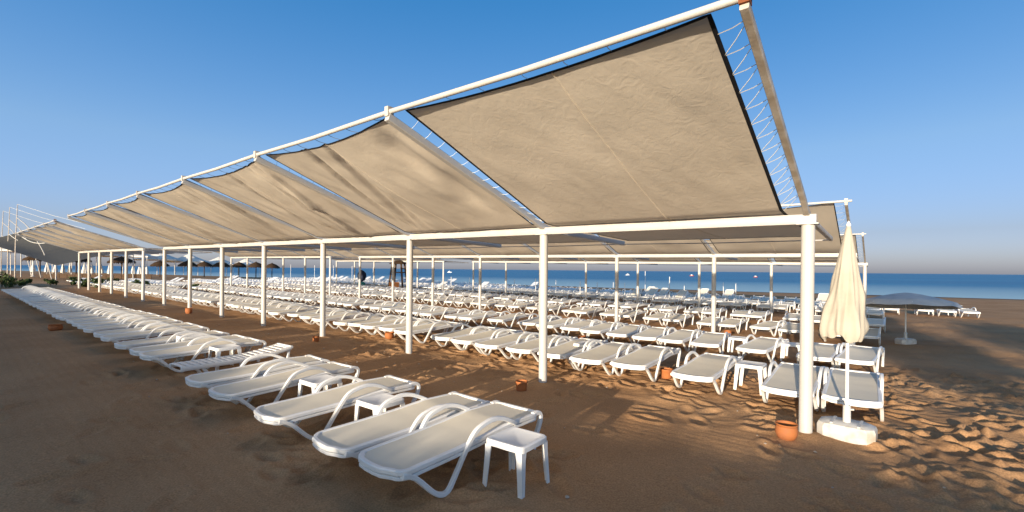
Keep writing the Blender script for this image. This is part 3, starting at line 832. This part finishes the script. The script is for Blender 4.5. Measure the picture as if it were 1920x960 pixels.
# bare parasol poles in white bases among the far loungers
def at(px, Z):     # pixel column of the survey photo + depth in survey units -> row frame
    return tn((px - 960) / 868.86 * Z, Z)
POLES = [(1210, 34, 2.3), (1255, 27, 1.9), (1088, 28, 1.4), (1005, 31, 1.5), (1042, 33, 1.3), (1120, 30, 1.3), (1172, 29, 1.3), (1357, 30, 1.5), (1380, 28, 1.5), (846, 35, 1.4), (880, 36, 1.4), (1283, 32, 1.2), (1150, 34, 1.2), (965, 34, 1.3), (700, 44, 2.2), (625, 50, 2.4), (590, 52, 2.4), (545, 56, 2.5), (660, 47, 2.3)]
POLES.sort()
for kp, (px, Z, h) in enumerate(POLES):
    t, n = at(px, Z); o = thing('parasol_pole', W(t, n), rnd.uniform(0, 3), 'thin white bare parasol pole among the far loungers, %s from the left' % ORD[kp], 'pole', 'bare white parasol poles among the far loungers')
    m = MB(); m.tube([(0, 0, .1), (rnd.uniform(-.03, .03), 0, h)], .024, 6); m.build('pole', 'plastic', o)
    m = MB(); m.lathe([(.28, -.02), (.28, .1), (.2, .14), (.05, .15), (.04, .28)], 8); m.build('base', 'base_plastic', o)

# ------------------------------------------------------------------ lifeguard tower, bundled parasol, boats
t, n = at(747, 36); o = thing('lifeguard_tower', W(t, n), R(-8), 'dark wooden watch tower with an orange board at its foot near the sea', 'tower')
for sx_ in (-1, 1):
    for sy_ in (-1, 1):
        m = MB(); m.sweep([(sx_ * .75, sy_ * .7, -.1), (sx_ * .45, sy_ * .45, 2.6)], rprof(.14, .14, .1)); m.build('leg', 'dark_wood', o)
m = MB(); m.box((0, 0, 1.72), (1.25, 1.2, .10)); m.build('platform', 'dark_wood', o)
for sx_ in (-1, 1):
    m = MB(); m.box((sx_ * .52, 0, 2.1), (.06, 1.05, .10)); m.build('handrail', 'dark_wood', o)
m = MB(); m.add([(-.75, -.7, 2.55), (.75, -.7, 2.55), (.75, .7, 2.55), (-.75, .7, 2.55), (-.3, 0, 2.9), (.3, 0, 2.9)], [(0, 1, 5, 4), (2, 3, 4, 5), (1, 2, 5), (3, 0, 4), (3, 2, 1, 0)]); m.build('roof', 'thatch', o, False)
m = MB(); m.box((-.12, -.78, .36), (1.0, .05, .85)); m.build('orange_board', 'orange_board', o)
m = MB()
for k in range(6): m.box((.78, -.1, .25 + k * .26), (.05, .5, .05))
m.build('ladder', 'dark_wood', o)

t, n = at(678, 40); o = thing('bundled_parasol', W(t, n), 0, 'dark navy bundled parasol on a teal base beyond the loungers', 'parasol')
m = MB(); m.lathe([(.05, .55), (.36, .80), (.46, 1.15), (.42, 1.5), (.22, 1.75), (.03, 1.85)], 18, fn=lambda a, z: 1 + .12 * math.sin(5 * a)); m.build('bundle', 'navy', o)
m = MB(); m.tube([(0, 0, 0), (0, 0, 1.9)], .03, 6); m.build('pole', 'plastic', o)
m = MB(); m.lathe([(.42, -.02), (.42, .40), (.3, .55), (.05, .58)], 12); m.build('base', 'teal', o)

def boat(px, Z, L_, label, col):
    X = (px - 960) / 868.86 * Z
    o = thing('motor_boat', (X * U, Z * U, SEA * U), rnd.uniform(-.3, .3), label, 'boat', 'small boats on the sea')
    m = MB(); vs = []; fs = []; st = [(-.5, .30, .32), (-.2, .34, .33), (.2, .30, .36), (.42, .14, .42), (.5, .01, .46)]
    for y, wd, z in st: vs += [(y * L_, -wd * .45 * L_ * .8, z * L_ * .45), (y * L_, -wd * .25 * L_, -.05), (y * L_, wd * .25 * L_, -.05), (y * L_, wd * .45 * L_ * .8, z * L_ * .45)]
    for i in range(4):
        for k in range(4): fs.append((i * 4 + k, i * 4 + (k + 1) % 4, i * 4 + 4 + (k + 1) % 4, i * 4 + 4 + k))
    fs += [(3, 2, 1, 0), (16, 17, 18, 19)]; m.add(vs, fs); m.build('hull', col, o)
    m = MB(); m.box((-.05 * L_, 0, .26 * L_), (.35 * L_, .2 * L_, .2 * L_), None, .8); m.build('cabin', 'buoy_white', o)
boat(1177, 240, 2.8, 'small white boat on the sea, leftmost of the three right of centre', 'buoy_white')
boat(1297, 230, 2.6, 'small red and white boat on the sea, middle of three', 'boat_red')
boat(1417, 200, 2.4, 'small red and white boat on the sea, rightmost of three', 'boat_red')
boat(843, 300, 3.5, 'small white boat far out near the horizon left of centre', 'buoy_white')

# ------------------------------------------------------------------ far left: thatched parasols, tents, masts, plants
def P3(px, Z, dz=0.0):
    t, n = at(px, Z); return W(t, n, dz)
def thatched(px, Z, rad, h, label):
    o = thing('thatched_parasol', P3(px, Z), rnd.uniform(0, 3), label, 'parasol', 'thatched parasols at the far left')
    m = MB(); m.tube([(0, 0, -.1), (0, 0, h)], .09, 8); m.build('post', 'dark_wood', o)
    m = MB(); m.lathe([(rad, h - .95), (rad * .97, h - .80), (rad * .55, h - .30), (.12, h), (.02, h + .15)], 26, fn=lambda a, z: 1 + .05 * math.sin(9 * a) + .03 * math.sin(17 * a)); m.build('thatch', 'thatch', o)
    m = MB()
    for k in range(44):
        a = 2 * math.pi * k / 44; r1 = rad * 1.0; ln = rnd.uniform(.15, .38)
        m.add([(r1 * math.cos(a), r1 * math.sin(a), h - .90), (r1 * math.cos(a + .13), r1 * math.sin(a + .13), h - .90), (r1 * 1.02 * math.cos(a + .07), r1 * 1.02 * math.sin(a + .07), h - .95 - ln)], [(0, 1, 2)])
    m.build('fringe', 'thatch', o, False)
TH = [(75, 56), (143, 60), (228, 62), (300, 70), (352, 66), (383, 74), (415, 70), (448, 76), (480, 72), (510, 78)]
for k, (px, Z) in enumerate(TH):
    thatched(px, Z, 1.9 if px < 250 else 1.5, 3.6 if px < 250 else 3.1, 'brown thatched parasol, %s from the left in the far line' % ORD[k])
def tent(px, Z, wd, dp, h, label):
    o = thing('white_tent', P3(px, Z), R(20), label, 'tent', 'white fabric tents at the far left')
    for sx_ in (-1, 1):
        for sy_ in (-1, 1):
            m = MB(); m.tube([(sx_ * wd / 2, sy_ * dp / 2, -.2), (sx_ * wd / 2, sy_ * dp / 2, h - 1.1)], .06, 6); m.build('post', 'tent_white', o)
    m = MB(); vs = []; NN = 10
    for i in range(NN + 1):
        for j in range(NN + 1):
            x, y = 2 * i / NN - 1, 2 * j / NN - 1; k = max(abs(x), abs(y)); vs.append((x * wd / 2 * 1.04, y * dp / 2 * 1.04, h - 1.1 + 2.0 * (1 - k) ** 1.4))
    fs = [(i * (NN + 1) + j, (i + 1) * (NN + 1) + j, (i + 1) * (NN + 1) + j + 1, i * (NN + 1) + j + 1) for i in range(NN) for j in range(NN)]
    m.add(vs, fs); m.build('roof', 'tent_white', o)
    m = MB()
    for sx_ in (-1, 1): m.box((sx_ * wd / 2 * 1.045, 0, h - 1.25), (.02, dp * 1.04, .32)); m.box((0, sx_ * dp / 2 * 1.045, h - 1.25), (wd * 1.04, .02, .32))
    m.build('valance', 'tent_white', o, False)
for k, (px, Z, wd, h) in enumerate([(20, 66, 9, 5.6), (95, 72, 9, 5.6), (170, 78, 9, 5.6), (240, 82, 9, 5.4), (300, 88, 8, 4.8), (355, 92, 8, 4.6), (410, 98, 8, 4.5), (460, 104, 8, 4.5)]):
    tent(px, Z, wd, 6, h, 'pale white fabric tent, %s from the left behind the thatched parasols' % ORD[k])
for k, px in enumerate([62, 88, 104, 118, 131, 158, 172, 190, 205, 250, 262, 275]):
    Z = 58 + (k * 7) % 5
    o = thing('closed_parasol', P3(px, Z), rnd.uniform(0, 6), 'closed white parasol, %s from the left in the far line under the tents' % ORD[k], 'parasol', 'closed white parasols at the far left')
    m = MB(); m.lathe([(.30, .75), (.27, 1.1), (.16, 1.7), (.05, 2.25), (.01, 2.4)], 20, fn=lambda a, z: 1 + .18 * math.sin(6 * a)); m.build('folded_canopy', 'tent_white', o)
    m = MB(); m.tube([(0, 0, -.05), (0, 0, 2.45)], .03, 6); m.build('pole', 'plastic', o)
    m = MB(); m.lathe([(.3, -.05), (.3, .08), (.05, .14)], 10); m.build('base', 'base_plastic', o)

# dark shade sail on thin posts, far left behind the lit canopies
def pix(px, py, Z):      # survey pixel + depth -> world point
    a, b = px - 960, py - 505.78; c_, s_ = math.cos(.0096), math.sin(.0096)
    return Vector(((a * c_ + b * s_) / 868.86 * Z * U, Z * U, (1.6746 - (-a * s_ + b * c_) / 868.86 * Z) * U))
o = thing('shade_sail', P3(100, 47), 0, 'dark grey shade sail at the far left behind the lit canopies', 'sail')
cn = [pix(-40, 452, 52), pix(40, 436, 54), pix(250, 468, 50), pix(105, 497, 44)]; ro = o.location.copy()
m = MB(); vs = []; NN = 16
for i in range(NN + 1):
    for j in range(NN + 1):
        u, v = i / NN, j / NN; p = (cn[0] * (1 - u) + cn[1] * u) * (1 - v) + (cn[3] * (1 - u) + cn[2] * u) * v
        p = p - Vector((0, 0, .35 * math.sin(math.pi * u) * math.sin(math.pi * v))) + Vector((0, 0, .05 * math.sin(9 * u + 4 * v)))
        vs.append(p - ro)
fs = [(i * (NN + 1) + j, (i + 1) * (NN + 1) + j, (i + 1) * (NN + 1) + j + 1, i * (NN + 1) + j + 1) for i in range(NN) for j in range(NN)]
m.add(vs, fs); m.build('sail_cloth', 'dark_tarp', o)
for p in cn[1:]:
    q = p - ro; tt_, n_ = tn(p.x / U, p.y / U)
    m = MB(); m.tube([q, Vector((q.x, q.y, G(tt_, n_) - .1 - ro.z))], .06, 6); m.build('post', 'white_paint', o)
o = thing('low_wall', P3(185, 55), R(12), 'low dark timber wall under the far thatched parasols at left', 'wall')
for q in range(14):
    m = MB(); m.box((-6.5 + q * 1.0, 0, .33), (.94, .10, .66 + .04 * (q % 3))); m.build('panel', 'dark_wood', o)
m = MB(); m.box((0, 0, .74), (14.2, .22, .07)); m.build('coping', 'dark_wood', o)

def mast(px, Z, h, label):
    o = thing('curved_mast', P3(px, Z), 0, label, 'mast', 'white masts with bowed struts at the left edge')
    r = 1.0
    m = MB(); m.tube([(0, 0, -.2), (.05, 0, h * .5), (.25, 0, h)], lambda i: .075 - .02 * i, 8); m.build('mast_pole', 'old_metal', o)
    m = MB(); m.tube(cat([(.2, 0, h * .82), (1.3, .3, h * .70), (2.3, .6, h * .5), (3.0, .9, h * .3), (3.6, 1.2, -.2)], 5), .05, 8); m.build('bowed_strut', 'white_paint', o)
    m = MB(); m.tube([(.25, 0, h), (4, 1, h * .86), (9, 2.2, h * .72)], .02, 4); m.build('cable', 'rope', o)
    m = MB(); m.tube(cat([(.1, 0, h * .62), (1.6, .4, h * .50), (3.2, .8, h * .49), (5.2, 1.2, h * .58)], 5), .04, 6); m.build('hanging_cable', 'rope', o)
mast(28, 47, 9.6, 'tallest white mast with a bowed strut near the left edge')
mast(14, 52, 10, 'white mast with a bowed strut, second from the right of the left group')
mast(2, 57, 10.2, 'white mast with a bowed strut cut by the left edge of view')

def shrub(loc, wd, h, nl, label, group, name='shrub', leaf=.05, seed=0, mt='leaf'):
    r = random.Random(seed); o = thing(name, loc, 0, label, 'plant', group)
    m = MB()
    for k in range(7):
        a = r.uniform(0, 6.28); q = r.uniform(.1, .35)
        m.tube([(0, 0, -.05), (q * wd * .4 * math.cos(a), q * wd * .4 * math.sin(a), h * .5), (q * wd * math.cos(a), q * wd * math.sin(a), h * .8)], .012, 4)
    m.build('stem', 'stem', o)
    m = MB()
    cl = [(r.uniform(-.5, .5) * wd, r.uniform(-.5, .5) * wd, r.uniform(.2, .9) * h, r.uniform(.16, .34) * wd) for _ in range(9)]
    for k in range(nl):
        c = r.choice(cl); v = Vector((r.gauss(0, 1), r.gauss(0, 1), r.gauss(0, 1))).normalized() * c[3] * r.uniform(.3, 1)
        p = Vector(c[:3]) + v; p.z = max(.02, min(h * 1.05, p.z))
        d1 = Vector((r.uniform(-1, 1), r.uniform(-1, 1), r.uniform(-.3, 1))).normalized(); d2 = d1.cross(Vector((r.uniform(-1, 1), r.uniform(-1, 1), r.uniform(-1, 1)))).normalized()
        s_ = leaf * r.uniform(.6, 1.4)
        m.add([p - d1 * s_, p + d2 * s_ * .45, p + d1 * s_, p - d2 * s_ * .45], [(0, 1, 2, 3)])
    m.build('foliage', mt, o, False)
for k, (px, py, wpx, hpx) in enumerate([(4, 545, 30, 28), (20, 543, 18, 20), (44, 541, 16, 12), (95, 540, 14, 12), (140, 538, 18, 14), (160, 542, 22, 16), (182, 543, 18, 16), (205, 542, 22, 18), (218, 540, 14, 16), (255, 536, 12, 12), (272, 538, 14, 12), (370, 541, 14, 9)]):
    Z = 868.86 * 1.5 / (py - 499); s_ = Z / 868.86 * U
    shrub(P3(px, Z), wpx * s_, hpx * s_, 420, 'low green shrub, %s from the left beyond the front row' % ORD[k], 'green shrubs at the far left', leaf=.09, seed=k)

# scattered pebbles and shell bits
m = MB(); rp = random.Random(5)
for q in range(260):
    t = rp.uniform(-3, 16) if q % 2 else rp.gauss(10, 3); n = rp.uniform(-5, 2.2) if q % 2 else rp.gauss(-.6, .5)
    r = rp.uniform(.006, .016) if q % 9 else rp.uniform(.016, .028); p = WS(t, n, r * .3); vs = []
    for a, b in ((0, -1), (0, 1)): vs.append(p + Vector((0, 0, b * r * .6)))
    k0 = rp.uniform(0, 6)
    for a in range(5): vs.append(p + Vector((r * rp.uniform(.7, 1.3) * math.cos(k0 + a * 1.257), r * rp.uniform(.7, 1.3) * math.sin(k0 + a * 1.257), 0)))
    m.add(vs, [(1, 2 + a, 2 + (a + 1) % 5) for a in range(5)] + [(0, 2 + (a + 1) % 5, 2 + a) for a in range(5)])
o = m.build('pebbles', 'pebble', None, False); o['kind'] = 'stuff'; tag(o, 'small pale pebbles and shell bits scattered over the sand', 'pebbles')

# ------------------------------------------------------------------ unseen hedge added behind the viewpoint to shade and dapple the foreground
HN = -14.0
k = 0; t = -17.0
rh = random.Random(11)
while t < 46:
    wd = rh.uniform(2.0, 2.8)
    tc = t + wd / 2
    # top of the closed foliage, then loose shoots above it
    core = np.interp(tc, [-12, -7, -5, -3.4, -2.6, -2.0, -1, 1, 3.5, 9, 50], [1.95, 1.88, 1.84, 1.83, 1.92, 2.10, 1.86, 1.64, 1.76, 1.84, 1.9]) * U
    shoot = np.interp(tc, [-12, -7, -4, -2.6, 0, 50], [.16, .2, .24, .2, .16, .12]) * U
    o = thing('added_shade_hedge', W(tc, HN), ROT, 'hedge bush added unseen behind the viewpoint for shade, %s along the path from the right' % ORD[k], 'hedge', 'hedge bushes added behind the viewpoint for shade')
    m = MB(); hx, hy = wd * U / 2, .6; NX_ = 14; vs = []; fs = []
    tops = [core + .10 * (float(vn(np.array((tc * U + (-hx + 2 * hx * i / NX_)) * 1.1), np.array(3.), 5)) - .5) for i in range(NX_ + 1)]
    for i in range(NX_ + 1):
        x = (-hx + 2 * hx * i / NX_) * 1.02
        for y, z in ((-hy, 0), (-hy, tops[i] - .12), (-hy * .6, tops[i]), (hy * .6, tops[i]), (hy, tops[i] - .12), (hy, 0)): vs.append((x, y, z))
    for i in range(NX_):
        for j in range(5): q = i * 6 + j; fs.append((q, q + 6, q + 7, q + 1))
    fs += [tuple(range(6)), tuple(NX_ * 6 + j for j in reversed(range(6)))]
    m.add(vs, fs); m.build('core', 'leaf', o, False)
    m = MB()
    def leaf_at(p, s_):
        d1 = Vector((rh.uniform(-1, 1), rh.uniform(-1, 1), rh.uniform(-1, 1))).normalized(); d2 = d1.cross(Vector((rh.uniform(-1, 1), rh.uniform(-1, 1), 1))).normalized()
        m.add([p - d1 * s_, p + d2 * s_ * .5, p + d1 * s_, p - d2 * s_ * .5], [(0, 1, 2, 3)])
    for q in range(500):
        x = rh.uniform(-hx, hx); leaf_at(Vector((x, rh.choice((-1, 1)) * hy, rh.uniform(.1, core))), rh.uniform(.05, .1))
    for q in range(26):
        x = rh.uniform(-hx, hx); y = rh.uniform(-hy, hy) * .8; hh = rh.uniform(.25, 1) * shoot
        for _ in range(26):
            f_ = rh.random(); leaf_at(Vector((x + rh.gauss(0, .10), y + rh.gauss(0, .08), core - .06 + hh * f_)), rh.uniform(.035, .075))
    m.build('foliage', 'leaf', o, False)
    t += wd; k += 1

# unseen small trees added behind the viewpoint to shade the right-hand sand
def added_shade_tree(tt, nn, z0, z1, rx, label):
    o = thing('added_shade_tree', W(tt, nn), ROT, label, 'tree', 'trees added behind the viewpoint for shade')
    zc, rz_ = (z0 + z1) / 2, (z1 - z0) / 2
    m = MB(); m.tube(cat([(0, 0, -.1), (.05, .03, z0 * .5), (-.04, .05, z0 + .3), (.06, 0, zc + .4)], 4), lambda i: .14 - .007 * i, 8)
    for a in range(7): m.tube([(0, 0, z0 + .2 * a), (.5 * rx * math.cos(a * 1.1), .5 * rx * math.sin(a * 1.1), z0 + .7 + .2 * a), (.8 * rx * math.cos(a * 1.1), .8 * rx * math.sin(a * 1.1), zc + .1 * a)], .04, 5)
    m.build('trunk', 'stem', o)
    m = MB()
    cl = []
    for q in range(60):
        v = Vector((rh.gauss(0, 1), rh.gauss(0, 1), rh.gauss(0, 1))).normalized() * (rh.random() ** .4); cl.append(Vector((v.x * rx * .85, v.y * rx * .85, zc + v.z * rz_ * .88)))
    for q in range(8000):
        p = rh.choice(cl) + Vector((rh.gauss(0, 1), rh.gauss(0, 1), rh.gauss(0, .8))) * .24 * rx / 1.8
        d1 = Vector((rh.uniform(-1, 1), rh.uniform(-1, 1), rh.uniform(-1, 1))).normalized(); d2 = d1.cross(Vector((rh.uniform(-1, 1), rh.uniform(-1, 1), 1))).normalized(); s_ = rh.uniform(.07, .13)
        m.add([p - d1 * s_, p + d2 * s_ * .5, p + d1 * s_, p - d2 * s_ * .5], [(0, 1, 2, 3)])
    m.build('crown', 'leaf', o, False)
added_shade_tree(-5.1, HN - .8, 2.65, 7.4, 2.0, 'round tree added unseen behind the viewpoint for shade, nearer the hedge gap')
added_shade_tree(-8.6, HN - .6, 3.0, 6.2, 2.2, 'taller tree added unseen behind the viewpoint for shade, far right')
